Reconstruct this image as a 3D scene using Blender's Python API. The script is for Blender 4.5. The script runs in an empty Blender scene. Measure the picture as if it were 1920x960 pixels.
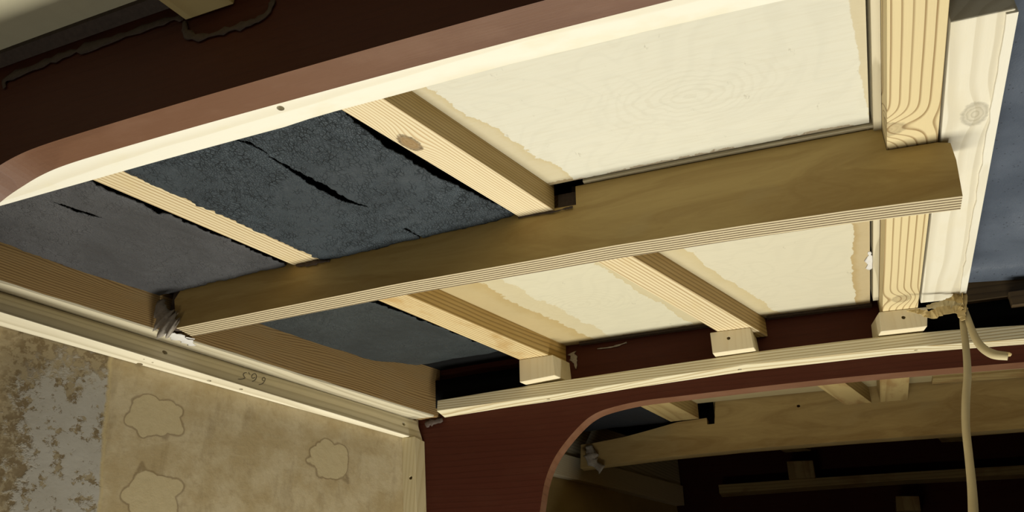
import bpy, bmesh, math, random
import numpy as np
from mathutils import Vector, Matrix, noise

# ------------------------------------------------------------------ camera
# deck axes: X athwartships (along the beams), Y forward (along the stringers), Z up.
# lengths below are "deck units" measured from the lens; 1 unit = 0.5 m
S = 0.5
CAMZ = 1.35
FPX = 1550.0
def cdir(u, v):
    a = np.array([u - 960, -(v - 480), -FPX], float)
    return a / np.linalg.norm(a)
_Y = cdir(1650, 1318)
_X = -cdir(-3473, 1270)
_Z = np.cross(_X, _Y); _Z /= np.linalg.norm(_Z)
_X = np.cross(_Y, _Z)
R = np.array([_X, _Y, _Z])

scene = bpy.context.scene
cam_data = bpy.data.cameras.new('camera')
cam = bpy.data.objects.new('camera', cam_data)
scene.collection.objects.link(cam)
cam_data.sensor_width = 36.0
cam_data.lens = 36.0 * FPX / 1920.0
cam_data.clip_start = 0.01
M4 = Matrix([list(R[0]) + [0], list(R[1]) + [0], list(R[2]) + [CAMZ], [0, 0, 0, 1]])
cam.matrix_world = M4
scene.camera = cam

# ------------------------------------------------------------------ world, lamps, exposure
world = bpy.data.worlds.new('world'); scene.world = world
world.use_nodes = True
world.node_tree.nodes['Background'].inputs[0].default_value = (1.0, 0.9, 0.72, 1)
world.node_tree.nodes['Background'].inputs[1].default_value = 0.008
scene.view_settings.view_transform = 'Standard'
scene.view_settings.look = 'None'
scene.view_settings.gamma = 1.0
scene.view_settings.use_curve_mapping = False
scene.view_settings.exposure = 0.0

def area(name, loc, target, sx, sy, power, col):
    l = bpy.data.lights.new(name, 'AREA'); l.shape = 'RECTANGLE'
    l.size = sx * S; l.size_y = sy * S; l.energy = power; l.color = col
    o = bpy.data.objects.new(name, l); scene.collection.objects.link(o)
    p = Vector(loc) * S + Vector((0, 0, CAMZ)); t = Vector(target) * S + Vector((0, 0, CAMZ))
    o.location = p
    o.rotation_euler = (t - p).to_track_quat('-Z', 'Y').to_euler()
    return o
WARM = (1.0, 0.985, 0.895)
area('work_lamp', (-0.4, 1.88, -2.0), (-0.4, 1.88, 1.0), 2.3, 0.55, 34.5, WARM)
area('fill_light', (-1.1, 0.15, -1.5), (-1.1, 0.15, 1.0), 0.7, 0.3, 2.6, WARM)  # unseen fill light added to lift the near compartment's panel

# ------------------------------------------------------------------ projection helpers (unit space)
KC, XC = 0.02, -0.4
def zs(x): return 1 - KC * (x - XC) ** 2           # cambered underside of the stringers
def U(u, v, w=0.0):
    """point of the deck surface lying w below the stringers' underside"""
    r = R @ cdir(u, v); t = 1 / r[2]
    for _ in range(30):
        ww = w(r[0] * t, r[1] * t) if callable(w) else w
        t = (zs(r[0] * t) - ww) / r[2]
    return r * t
def PY(u, v, y):
    r = R @ cdir(u, v); return r * y / r[1]
def PN(u, v, n, c):
    r = R @ cdir(u, v); return r * c / float(np.dot(r, n))
def lerp(a, b, t): return a + (b - a) * t
def interp(x, pts):
    """piecewise linear with extrapolation"""
    if x <= pts[0][0]: (a, b), (c, d) = pts[0], pts[1]
    elif x >= pts[-1][0]: (a, b), (c, d) = pts[-2], pts[-1]
    else:
        for i in range(len(pts) - 1):
            if pts[i][0] <= x <= pts[i + 1][0]:
                (a, b), (c, d) = pts[i], pts[i + 1]; break
    return b + (d - b) * (x - a) / (c - a)

# ------------------------------------------------------------------ node helper
class NT:
    def __init__(s, name):
        s.m = bpy.data.materials.new(name); s.m.use_nodes = True
        s.t = s.m.node_tree; s.b = s.t.nodes['Principled BSDF']
        tc = s.t.nodes.new('ShaderNodeTexCoord'); s.obj = tc.outputs['Object']
        oi = s.t.nodes.new('ShaderNodeObjectInfo'); s.rnd = V(s, oi.outputs['Random'])
        sp = s.t.nodes.new('ShaderNodeSeparateXYZ'); s.t.links.new(s.obj, sp.inputs[0])
        s.x, s.y, s.z = [V(s, sp.outputs[i]) for i in range(3)]
    def put(s, sock, val):
        if isinstance(val, V): s.t.links.new(val.o, sock)
        elif isinstance(val, bpy.types.NodeSocket): s.t.links.new(val, sock)
        elif isinstance(val, (tuple, list)) and len(val) == 3 and sock.type == 'RGBA': sock.default_value = (*val, 1)
        else: sock.default_value = val
    def math(s, op, *a, clamp=False):
        n = s.t.nodes.new('ShaderNodeMath'); n.operation = op; n.use_clamp = clamp
        for i, v in enumerate(a): s.put(n.inputs[i], v)
        return V(s, n.outputs[0])
    def vec(s, x, y, z):
        n = s.t.nodes.new('ShaderNodeCombineXYZ')
        for i, v in enumerate((x, y, z)): s.put(n.inputs[i], v)
        return n.outputs[0]
    def noise(s, v, scale, detail=3, rough=0.5, dist=0.0):
        n = s.t.nodes.new('ShaderNodeTexNoise'); s.put(n.inputs['Vector'], v)
        n.inputs['Scale'].default_value = scale; n.inputs['Detail'].default_value = detail
        n.inputs['Roughness'].default_value = rough; n.inputs['Distortion'].default_value = dist
        return V(s, n.outputs['Fac'])
    def voro(s, v, scale, feat='DISTANCE_TO_EDGE'):
        n = s.t.nodes.new('ShaderNodeTexVoronoi'); n.feature = feat; s.put(n.inputs['Vector'], v)
        n.inputs['Scale'].default_value = scale
        return V(s, n.outputs['Distance'])
    def ss(s, v, a, b):
        n = s.t.nodes.new('ShaderNodeMapRange'); n.interpolation_type = 'SMOOTHSTEP'; s.put(n.inputs[0], v)
        if a > b:
            n.inputs[1].default_value = b; n.inputs[2].default_value = a
            n.inputs[3].default_value = 1; n.inputs[4].default_value = 0
        else:
            n.inputs[1].default_value = a; n.inputs[2].default_value = b
        return V(s, n.outputs[0])
    def mix(s, f, a, b):
        n = s.t.nodes.new('ShaderNodeMix'); n.data_type = 'RGBA'
        s.put(n.inputs[0], f); s.put(n.inputs[6], a); s.put(n.inputs[7], b)
        return n.outputs[2]
    def bump(s, h, strength, dist):
        n = s.t.nodes.new('ShaderNodeBump'); n.inputs['Strength'].default_value = strength
        n.inputs['Distance'].default_value = dist; s.put(n.inputs['Height'], h)
        s.t.links.new(n.outputs[0], s.b.inputs['Normal'])
    def out(s, col, rough, spec=0.3):
        s.put(s.b.inputs['Base Color'], col); s.put(s.b.inputs['Roughness'], rough)
        s.b.inputs['Specular IOR Level'].default_value = spec
        return s.m
class V:
    def __init__(s, nt, o): s.n, s.o = nt, o
    def __add__(s, b): return s.n.math('ADD', s, b)
    __radd__ = __add__
    def __sub__(s, b): return s.n.math('SUBTRACT', s, b)
    def __rsub__(s, b): return s.n.math('SUBTRACT', b, s)
    def __mul__(s, b): return s.n.math('MULTIPLY', s, b)
    __rmul__ = __mul__
    def __truediv__(s, b): return s.n.math('DIVIDE', s, b)
ALB = 0.74                                          # colours below are as photographed near full light
def srgb(r, g, b):
    f = lambda c: (c / 255 / 12.92) if c / 255 <= 0.04045 else ((c / 255 + 0.055) / 1.055) ** 2.4
    return (f(r) * ALB, f(g) * ALB, f(b) * ALB)

def wood(name, light, dark, freq=900.0, contrast=0.6, wob=1.0, knots=(), off=(0.01, 0.05), rough=0.6,
         kstyle=(0.85, 0.1, 1.3), side=None, ringw=(0.4, 0.88), blotch=None, blotch_amt=0.4, fiber=0.25, spec=0.3, sharp=1.0, taper=None):
    """grain running along local X; rings are arcs round an offset pith so end faces show them too.
    knots: (x, y, z, length, width, strength)"""
    n = NT(name)
    r1 = n.rnd * 7.3
    px = n.x * 1.6 + r1
    nv = n.vec(px, n.y * 9.0, n.z * 9.0)
    warp = (n.noise(nv, 1.3, 2, 0.4) - 0.5) * (0.022 * wob)
    warp2 = (n.noise(n.vec(px * 3.0, n.y * 30.0, n.z * 30.0), 1.2, 2, 0.5) - 0.5) * (0.004 * wob)
    yy = n.y + off[0] + (n.rnd - 0.5) * 0.01
    zz = n.z + off[1]
    kcol = None
    for (kx, ky, kz, kl, kw, ks) in knots:
        dx = (n.x - kx) / kl; dy = (n.y - ky) / kw; dz = (n.z - kz) / kw
        d2 = dx * dx + dy * dy + dz * dz
        g = n.math('EXPONENT', d2 * -0.35)
        d2 = d2 * (0.55 + n.noise(n.obj, 160.0, 3, 0.6) * 0.9)
        warp = warp + g * (kw * ks)
        core = n.ss(d2, 1.15, 0.35)
        rim = n.ss(d2, 0.3, 0.75) * n.ss(d2, 1.3, 0.85)
        kcol = (core, rim, d2) if kcol is None else (n.math('MAXIMUM', kcol[0], core), n.math('MAXIMUM', kcol[1], rim), n.math('MINIMUM', kcol[2], d2))
    rad = n.math('SQRT', yy * yy + zz * zz) + warp + warp2
    if taper is not None: rad = rad + n.x * taper
    ph = n.math('FRACT', rad * freq / 6.283)
    ring = n.ss(ph, ringw[0], ringw[1]) * n.ss(ph, 1.0, 0.93)
    amp = n.noise(n.vec(n.x * 2.0, n.y * 40.0, n.z * 40.0), 1.0, 2) * 0.9 + 0.45
    fib = n.noise(n.vec(n.x * 18.0, n.y * 700.0, n.z * 700.0), 1.0, 2, 0.6)
    f = ring * amp * contrast * sharp + (fib - 0.5) * fiber
    col = n.mix(n.math('ADD', f, 0.0, clamp=True), light, dark)
    if blotch is not None:
        bl = n.ss(n.noise(n.vec(n.x * 12.0 + r1, n.y * 26.0, n.z * 26.0), 1.0, 4, 0.6), 0.48, 0.66)
        col = n.mix(bl * blotch_amt, col, blotch)
    if kcol is not None:
        kr = n.ss(n.math('FRACT', n.math('SQRT', kcol[2]) * 3.2), 0.3, 0.9)
        col = n.mix(kcol[0] * (kstyle[0] + kr * kstyle[1]), col, tuple(c * 0.6 for c in dark))
        col = n.mix(kcol[1] * n.noise(n.obj, 260.0, 2) * kstyle[2], col, tuple(c * 0.25 for c in dark))
    if side is not None:                      # side faces mixed towards a browner side colour
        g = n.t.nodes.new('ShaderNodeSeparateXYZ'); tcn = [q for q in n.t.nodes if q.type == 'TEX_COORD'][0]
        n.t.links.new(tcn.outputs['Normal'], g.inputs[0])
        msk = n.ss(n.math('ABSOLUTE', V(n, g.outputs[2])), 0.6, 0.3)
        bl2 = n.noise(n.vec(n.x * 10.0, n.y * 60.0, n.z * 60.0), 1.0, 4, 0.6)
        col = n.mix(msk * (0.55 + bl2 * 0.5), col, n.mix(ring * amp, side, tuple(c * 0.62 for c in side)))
    n.bump(ring * 0.5 + fib * 0.6, 0.25, 0.0006)
    return n.out(col, rough, spec)

C_PINE = srgb(238, 222, 180); C_PINE_D = srgb(170, 136, 84)
C_CREAM = srgb(240, 232, 208)

# ------------------------------------------------------------------ object helpers
col_main = scene.collection
def W(p): return Vector((p[0] * S, p[1] * S, p[2] * S + CAMZ))
def frame(origin, xdir=(1, 0, 0), zdir=(0, 0, 1)):
    x = Vector(xdir).normalized(); z = Vector(zdir)
    y = z.cross(x).normalized(); z = x.cross(y).normalized()
    o = W(origin)
    return Matrix(((x.x, y.x, z.x, o.x), (x.y, y.y, z.y, o.y), (x.z, y.z, z.z, o.z), (0, 0, 0, 1)))
def link(name, bm, mat, mw=None, parent=None, smooth=False, world_coords=True):
    bmesh.ops.recalc_face_normals(bm, faces=bm.faces)
    mw = mw or Matrix.Identity(4)
    if world_coords: bm.transform(mw.inverted())
    me = bpy.data.meshes.new(name); bm.to_mesh(me); bm.free()
    if smooth:
        for p in me.polygons: p.use_smooth = True
    for m in (mat if isinstance(mat, (list, tuple)) else [mat]): me.materials.append(m)
    o = bpy.data.objects.new(name, me); col_main.objects.link(o)
    if parent is not None:
        o.parent = parent
        o.matrix_parent_inverse = parent.matrix_world.inverted() if False else Matrix.Identity(4)
        o.matrix_basis = parent_world(parent).inverted() @ mw
    else: o.matrix_basis = mw
    return o
def parent_world(p):
    m = p.matrix_basis.copy()
    while p.parent is not None:
        p = p.parent; m = p.matrix_basis @ m
    return m
def tag(o, label=None, cat=None, group=None, kind=None):
    if label: o['label'] = label
    if cat: o['category'] = cat
    if group: o['group'] = group
    if kind: o['kind'] = kind
    return o
def bevel(o, w=0.0006, seg=2, angle=40):
    m = o.modifiers.new('bevel', 'BEVEL'); m.width = w; m.segments = seg
    m.limit_method = 'ANGLE'; m.angle_limit = math.radians(angle)
    return o
def loft(secs, caps=True, bm=None):
    """secs: list of loops of unit-space points (same count)"""
    bm = bm or bmesh.new()
    rings = [[bm.verts.new(W(p)) for p in s] for s in secs]
    k = len(rings[0])
    for a, b in zip(rings, rings[1:]):
        for i in range(k):
            j = (i + 1) % k
            bm.faces.new((a[i], a[j], b[j], b[i]))
    if caps:
        bm.faces.new(rings[0][::-1]); bm.faces.new(rings[-1])
    return bm
def prism(loop_a, loop_b, bm=None):
    """n-gon prism between two corresponding loops (concave allowed)"""
    bm = bm or bmesh.new()
    A = [bm.verts.new(W(p)) for p in loop_a]; B = [bm.verts.new(W(p)) for p in loop_b]
    fa = bm.faces.new(A); fb = bm.faces.new(B[::-1])
    for i in range(len(A)):
        j = (i + 1) % len(A)
        bm.faces.new((A[i], B[i], B[j], A[j]))
    fa.normal_update(); fb.normal_update()
    bmesh.ops.triangulate(bm, faces=[fa, fb])
    return bm
def drill(o, holes):
    """holes: (world-unit point, outward normal, radius, depth) cut as real recesses"""
    bm = bmesh.new()
    for (p, nrm, r, dep) in holes:
        c = W(p); q = Vector(nrm).normalized().to_track_quat('Z', 'Y').to_matrix().to_4x4()
        m = Matrix.Translation(c) @ q
        bmesh.ops.create_cone(bm, cap_ends=True, segments=14, radius1=r * S * 0.85, radius2=r * S, depth=2 * dep * S, matrix=m)
    bm.transform(o.matrix_basis.inverted() if o.parent is None else parent_world(o).inverted())
    me = bpy.data.meshes.new('cutter'); bm.to_mesh(me); bm.free()
    c = bpy.data.objects.new('cutter', me); col_main.objects.link(c)
    c.matrix_world = parent_world(o)
    md = o.modifiers.new('holes', 'BOOLEAN'); md.operation = 'DIFFERENCE'; md.object = c; md.solver = 'EXACT'
    bpy.context.view_layer.update()
    dg = bpy.context.evaluated_depsgraph_get()
    new = bpy.data.meshes.new_from_object(o.evaluated_get(dg))
    if len(new.polygons) >= len(o.data.polygons): o.modifiers.clear(); o.data = new
    else: print('DRILL FAILED', o.name); o.modifiers.remove(md)
    bpy.data.objects.remove(c); bpy.data.meshes.remove(me)
def ribbon(pts, wid, thick, side, bm=None):
    """flat strip through unit-space pts; wid list or value, side = sideways vector(s)"""
    secs = []
    n = len(pts)
    for i, p in enumerate(pts):
        p = Vector(p)
        t = (Vector(pts[min(i + 1, n - 1)]) - Vector(pts[max(i - 1, 0)])).normalized()
        s = Vector(side[i] if isinstance(side[0], (tuple, list)) else side)
        s = (s - t * s.dot(t)).normalized(); nn = t.cross(s)
        w = (wid[i] if isinstance(wid, (list, tuple)) else wid) / 2; th = thick / 2
        secs.append([tuple(p + s * w - nn * th * .6), tuple(p + nn * 0 + s * 0 - nn * th * 1.3), tuple(p - s * w - nn * th * .6),
                     tuple(p - s * w + nn * th * .6), tuple(p + nn * th * 1.3), tuple(p + s * w + nn * th * .6)])
    return loft(secs, bm=bm)
def smooth_path(pts, k=6):
    P = [np.array(p, float) for p in pts]; P = [2 * P[0] - P[1]] + P + [2 * P[-1] - P[-2]]
    out = []
    for i in range(1, len(P) - 2):
        for j in range(k):
            t = j / k
            out.append(tuple(0.5 * (2 * P[i] + (P[i + 1] - P[i - 1]) * t + (2 * P[i - 1] - 5 * P[i] + 4 * P[i + 1] - P[i + 2]) * t * t
                                    + (3 * P[i] - P[i - 1] - 3 * P[i + 1] + P[i + 2]) * t ** 3)))
    out.append(tuple(P[-2])); return out
rng = random.Random(7)
def crust(pts, rad, mat, name, parent, amp=0.5, seed=0, n_=None, flat=0.5):
    """irregular smear of sealant following pts (unit space); rad list"""
    path = smooth_path(pts, 5); k = 9; secs = []
    n_ = Vector(n_ or (0, -0.5, -1)).normalized()
    N = len(path)
    for i, p in enumerate(path):
        t = (Vector(path[min(i + 1, N - 1)]) - Vector(path[max(i - 1, 0)])).normalized()
        s = t.cross(n_).normalized()
        r = interp(i / (N - 1), rad) * (1 + amp * noise.noise(Vector(p) * 90 + Vector((seed, 0, 0))))
        loop = []
        for a in range(k):
            an = 2 * math.pi * a / k
            q = Vector(p) + s * math.cos(an) * r * (1 + .5 * amp * noise.noise(Vector((seed + i * .9, a * 1.3, 5)))) + n_ * math.sin(an) * r * flat
            loop.append(tuple(q))
        secs.append(loop)
    return link(name, loft(secs), mat, frame(path[0]), parent, smooth=True)

# ------------------------------------------------------------------ materials
m_mahog = wood('mahogany', srgb(80, 39, 26), srgb(56, 27, 18), 700, 0.14, 1.5, rough=0.6, fiber=0.7, spec=0.12, blotch=srgb(88, 50, 35), blotch_amt=0.25, off=(0.3, 0.4))
m_mahog_edge = wood('mahogany_edge', srgb(116, 80, 56), srgb(90, 56, 36), 500, 0.3, 1.0, rough=0.5, fiber=0.5, blotch=srgb(130, 96, 74), blotch_amt=0.4)
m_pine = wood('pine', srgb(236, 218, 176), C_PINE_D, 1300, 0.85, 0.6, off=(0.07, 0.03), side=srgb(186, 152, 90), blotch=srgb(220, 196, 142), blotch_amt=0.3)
m_pine_lines = wood('pine_lined', srgb(235, 222, 185), srgb(172, 148, 102), 1900, 0.85, 0.5, fiber=0.15, off=(0.02, 0.12))
m_pine_pale = wood('pine_pale', srgb(248, 242, 222), srgb(212, 198, 160), 420, 0.3, 2.0, fiber=0.1, off=(0.012, 0.018))
m_pine_grey = wood('pine_weathered', srgb(222, 211, 180), srgb(160, 146, 112), 1000, 0.5, 1.2, fiber=0.2, off=(0.02, 0.07))
m_douglas = wood('carlin_fir', srgb(182, 150, 98), srgb(122, 90, 50), 1700, 0.95, 2.2, fiber=0.25, off=(0.02, 0.16), blotch=srgb(170, 146, 104), blotch_amt=0.3)
m_block = wood('block_pine', srgb(246, 232, 196), srgb(226, 204, 158), 1500, 0.25, 0.6, fiber=0.2)

def ply_face_mat(name, light, dark, rough=0.5):
    n = NT(name)
    v = n.vec(n.x * 3.0, n.y * 8.0, n.z * 16.0)
    a = n.noise(v, 1.6, 4, 0.55, 1.2)
    b = n.noise(n.vec(n.x * 20.0, n.y * 60.0, n.z * 220.0), 1.0, 3, 0.6)
    rg = n.ss(n.math('FRACT', a * 9.0), 0.1, 0.9)
    col = n.mix(n.ss(a, 0.35, 0.65) * 0.7 + (b - 0.5) * 0.5 + rg * 0.12, light, dark)
    sm = n.ss(n.noise(n.vec(n.x * 6.0, n.y * 6.0, n.z * 9.0), 2.0, 5, 0.6), 0.55, 0.72)
    col = n.mix(sm * 0.22, col, srgb(200, 180, 130))
    n.bump(b, 0.15, 0.0004)
    return n.out(col, rough, 0.35)
m_beam = ply_face_mat('beam_ply_face', srgb(206, 178, 112), srgb(178, 146, 82))
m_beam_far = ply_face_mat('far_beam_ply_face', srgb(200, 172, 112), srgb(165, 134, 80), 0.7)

def ply_edge_mat(thick):
    n = NT('ply_edge')
    # veneers: 9 plies across local Y (beam thickness)
    t = n.y / thick * 5.5 + 40.0 + (n.noise(n.vec(n.x * 14.0, 0.0, 0.0), 1.0, 2) - 0.5) * 0.35
    f = n.math('FRACT', t)
    ln = n.ss(f, 0.42, 0.56) * n.ss(f, 0.98, 0.86)
    spk = n.noise(n.vec(n.x * 260.0, n.y * 1200.0, 0.0), 1.0, 2, 0.7)
    col = n.mix(n.math('ADD', ln * (0.55 + spk * 0.6), 0.0, clamp=True), srgb(214, 198, 160), srgb(84, 62, 38))
    col = n.mix(n.ss(spk, 0.62, 0.75) * 0.5, col, srgb(244, 232, 205))
    n.bump(ln * -1.0 + spk * 0.5, 0.7, 0.0008)
    return n.out(col, 0.7, 0.2)
m_ply_edge = ply_edge_mat(0.055 * S)

def foam_mat(name, base, crack=1.0):
    n = NT(name)
    wv = n.noise(n.obj, 26.0, 3, 0.6)
    v = n.vec(n.x * 1.0 + wv * 0.018, n.y * 0.62 + wv * 0.012, n.z)
    e1 = n.voro(v, 210.0); e2 = n.voro(v, 420.0)
    big = n.noise(n.obj, 6.0, 4, 0.6)
    zone = n.ss(big, 0.36, 0.6)
    cr = n.ss(e1, 0.09, 0.0) * n.ss(n.noise(n.obj, 60.0, 3), 0.4, 0.62) * (0.3 + zone * 0.7)
    cr2 = n.ss(e2, 0.12, 0.0) * zone
    fine = n.noise(n.obj, 420.0, 3, 0.6)
    light = tuple(c * 1.6 for c in base)
    col = n.mix(n.ss(n.noise(n.obj, 7.0, 6, 0.62), 0.38, 0.72), base, light)
    col = n.mix(cr * 0.6 * crack, col, tuple(c * 0.2 for c in base))
    sc = n.noise(n.obj, 70.0, 5, 0.7)
    col = n.mix(n.ss(sc, 0.66, 0.8) * 0.25, col, srgb(125, 125, 118))
    n.bump(fine * 0.35 + sc * 0.8 - cr * 1.3 * crack - cr2 * 0.6 * crack + (n.noise(n.obj, 30.0, 3) * 1.2), 0.9, 0.0016)
    return n.out(col, 0.62, 0.35)
m_foam_a = foam_mat('foam_charcoal', srgb(68, 68, 69), 0.35)
m_foam_b = foam_mat('foam_blue_grey', srgb(53, 61, 66), 1.0)
m_foam_c = foam_mat('foam_dark', srgb(46, 51, 51), 0.3)
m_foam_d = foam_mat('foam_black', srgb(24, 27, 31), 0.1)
def plain(name, colr, rough=0.7, spec=0.2, var=0.15, scale=40.0, bump=0.0):
    n = NT(name)
    a = n.noise(n.obj, scale, 4, 0.6)
    col = n.mix(a, tuple(c * (1 - var) for c in colr), tuple(min(1, c * (1 + var)) for c in colr))
    if bump: n.bump(a, bump, 0.001)
    return n.out(col, rough, spec)
m_black = plain('gap_black', srgb(14, 14, 14), 0.8, 0.1)  # plain black for the foam backing and the painted-in shade strips
m_deck = plain('deck_skin', srgb(40, 34, 26))
m_seal_grey = plain('sealant_grey', srgb(170, 160, 146), 0.75, 0.2, 0.5, 220, 0.6)
m_seal_dark = plain('sealant_dark', srgb(80, 66, 56), 0.7, 0.3, 0.5, 200, 0.6)
m_seal_white = plain('sealant_white', srgb(232, 228, 220), 0.6, 0.3, 0.1, 200, 0.5)
m_strap = plain('strap_paper', srgb(222, 205, 160), 0.6, 0.3, 0.08, 60, 0.2)
m_tape = plain('masking_tape', srgb(226, 200, 140), 0.55, 0.3, 0.15, 80, 0.5)
m_pencil = plain('pencil', srgb(105, 98, 84), 0.5, 0.3)
m_floor = wood('sole', srgb(120, 95, 62), srgb(84, 62, 38), 300, 0.4, 1.0)

# ================================================================== SETTING
YM0, YM1 = 1.56, 1.62          # middle beam
YN0, YN1 = 0.76, 0.817         # near bulkhead
YF0, YF1 = 2.50, 2.552         # far bulkhead
YB0, YB1 = 3.283, 3.335        # beam in the next compartment

# --- near bulkhead with rounded cut-out
near_px = [(30, 290), (85, 270), (150, 250), (220, 225), (300, 202), (400, 177), (480, 154), (680, 95), (845, 47), (1020, 0)]
prof = [(-1.52, -2.0), (-1.52, 0.30), (-1.50, 0.42), (-1.465, 0.53), (-1.41, 0.63), (-1.35, 0.703), (-1.289, 0.759), (-1.241, 0.784), (-1.2, 0.798), (-1.15, 0.8055),
        (-1.06, 0.8095), (-.9, 0.813), (-.76, 0.8145), (-.53, 0.8155), (-.33, 0.8145), (-.2, 0.8125)]
_a = smooth_path([(x, 0, z) for x, z in prof[1:]], 4); prof = [prof[0]] + [(p[0], p[2]) for p in _a]
top_r = [(lerp(-0.25, 1.5, i / 8), 0.809 - 0.02 * lerp(-0.25, 1.5, i / 8) ** 2) for i in range(1, 9)]
prof = prof + top_r + [(1.62, 0.6), (1.66, 0.3), (1.66, -2.0)]
outer = [(2.4, -2.0), (2.4, 1.2), (-2.6, 1.2), (-2.6, -2.0)]
def bulkhead(name, prof, y0, y1, m, mside, xlo=-2.6):
    loop = prof + outer
    bm = prism([(x, y0, z) for x, z in loop], [(x, y1, z) for x, z in loop])
    for f in bm.faces:
        f.normal_update()
        f.material_index = 1 if abs(f.normal.y) < 0.5 else 0
    o = link(name, bm, [m, mside], frame((0, y0, 0)))
    return tag(o, kind='structure')
# face wood grain along X already (frame x = X)
b1 = bulkhead('wall_near', prof, YN0, YN1, m_mahog, m_mahog_edge)
b1['label'] = 'mahogany bulkhead nearest the viewer with rounded opening and dark face'

ap_px = [(1012, 960), (1018, 920), (1024, 895), (1036, 865), (1055, 835), (1085, 800), (1110, 779), (1140, 766), (1200, 752), (1280, 742), (1440, 723), (1600, 706), (1760, 692), (1920, 679)]
ap = [(PY(u, v, YF0)[0], PY(u, v, YF0)[2]) for u, v in ap_px]
_a = smooth_path([(x, 0, z) for x, z in ap], 4); ap = [(p[0], p[2]) for p in _a]
STOP_Z = -0.56  # unseen sill, height shaped to keep lamp light from the next compartment
ap = [(-0.905, STOP_Z), (-0.905, 0.25), (-0.902, 0.40)] + ap
xl, zl = ap[-1]
ap += [(0.8, 0.815), (1.0, 0.79), (1.15, 0.74), (1.25, 0.66), (1.3, 0.55), (1.31, 0.4), (1.31, STOP_Z)]
outer_f = [(2.4, STOP_Z), (2.4, 1.2), (-2.6, 1.2), (-2.6, STOP_Z)]
outer = outer_f
b2 = bulkhead('wall_far', ap, YF0, YF1, m_mahog, m_mahog_edge)
b2['label'] = 'red brown mahogany bulkhead ahead with arched opening'
bm = prism([(-2.6, YF0, -2.7), (2.4, YF0, -2.7), (2.4, YF0, STOP_Z), (-2.6, YF0, STOP_Z)], [(-2.6, YF1, -2.7), (2.4, YF1, -2.7), (2.4, YF1, STOP_Z), (-2.6, YF1, STOP_Z)])
tag(link('wall_far_light_stop', bm, m_mahog, frame((0, YF0, 0))), kind='structure')  # unseen lower wall added to block the work lamp's light

# batten behind the near bulkhead, its underside shows below the rim
nb_px = [(-60, 401), (0, 385), (170, 337), (300, 300), (540, 235), (640, 206), (720, 185), (960, 120), (1130, 80), (1200, 62), (1475, 0), (1600, -26)]
def build_near_batten():
    e = [U(u, v, 0.14) for u, v in nb_px]
    e = [(p[0], p[1]) for p in e]
    secs = []
    for i in range(61):
        x = lerp(-1.72, 1.4, i / 60); y = interp(x, e) if x < .1 else e[-1][1]
        y += .0025 if x < U(536, 237, .14)[0] else 0
        secs.append([(x, YN1 + .001, zs(x) - .14), (x, y, zs(x) - .14), (x, y, zs(x) - .04), (x, YN1 + .001, zs(x) - .04)])
    o = link('batten', loft(secs), m_pine_pale, frame(secs[0][0]))
    k = o.matrix_basis.inverted() @ W(U(530, 203, .14))
    o.data.materials[0] = wood('batten_pale', srgb(255, 250, 230), srgb(226, 212, 176), 260, 0.35, 3.0, fiber=0.05, off=(0.01, 0.01), blotch=srgb(240, 228, 186), blotch_amt=0.35)
    tag(o, 'bright pale batten behind the rim of the near mahogany bulkhead', 'batten'); bevel(o, .0006)
    drill(o, [(U(526, 203, .14), (0, 0, -1), .007, .02)])
    return o
near_batten = build_near_batten()

# --- left carlin / wall geometry: drops slightly going forward
def wc(x, y): return 0.085 + (y - 1.2) * 0.035         # underside of the carlin
def wb(x, y): return wc(x, y) + 0.075                  # underside of the batten on the wall
cb0, cb1 = U(0, 527, wc), U(830, 785, wc)              # carlin inner bottom edge
ck0, ck1 = U(0, 546, wc), U(793, 792, wc)              # carlin bottom / batten face joint
bf0, bf1 = U(0, 585, wb), U(743, 811, wb)              # batten bottom front
bb0, bb1 = U(0, 612, wb), U(751, 823, wb)              # batten bottom against wall
pw_t, pw_b = PY(753, 824, 2.43), PY(755.5, 960, 2.43)  # wall line at the corner post
nW = np.cross(pw_b - pw_t, bb0 - pw_t); nW /= np.linalg.norm(nW)
if nW[0] < 0: nW = -nW
cW = float(nW @ pw_t)
def wall_x(y, z): return (cW - nW[1] * y - nW[2] * z) / nW[0]
def line_at(p, q, y):
    t = (y - p[1]) / (q[1] - p[1]); return p + (q - p) * t
print('WALL', nW, cW, wall_x(1, .5), wall_x(2.5, .8), bb0, bb1, cb1, ck1)

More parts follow.
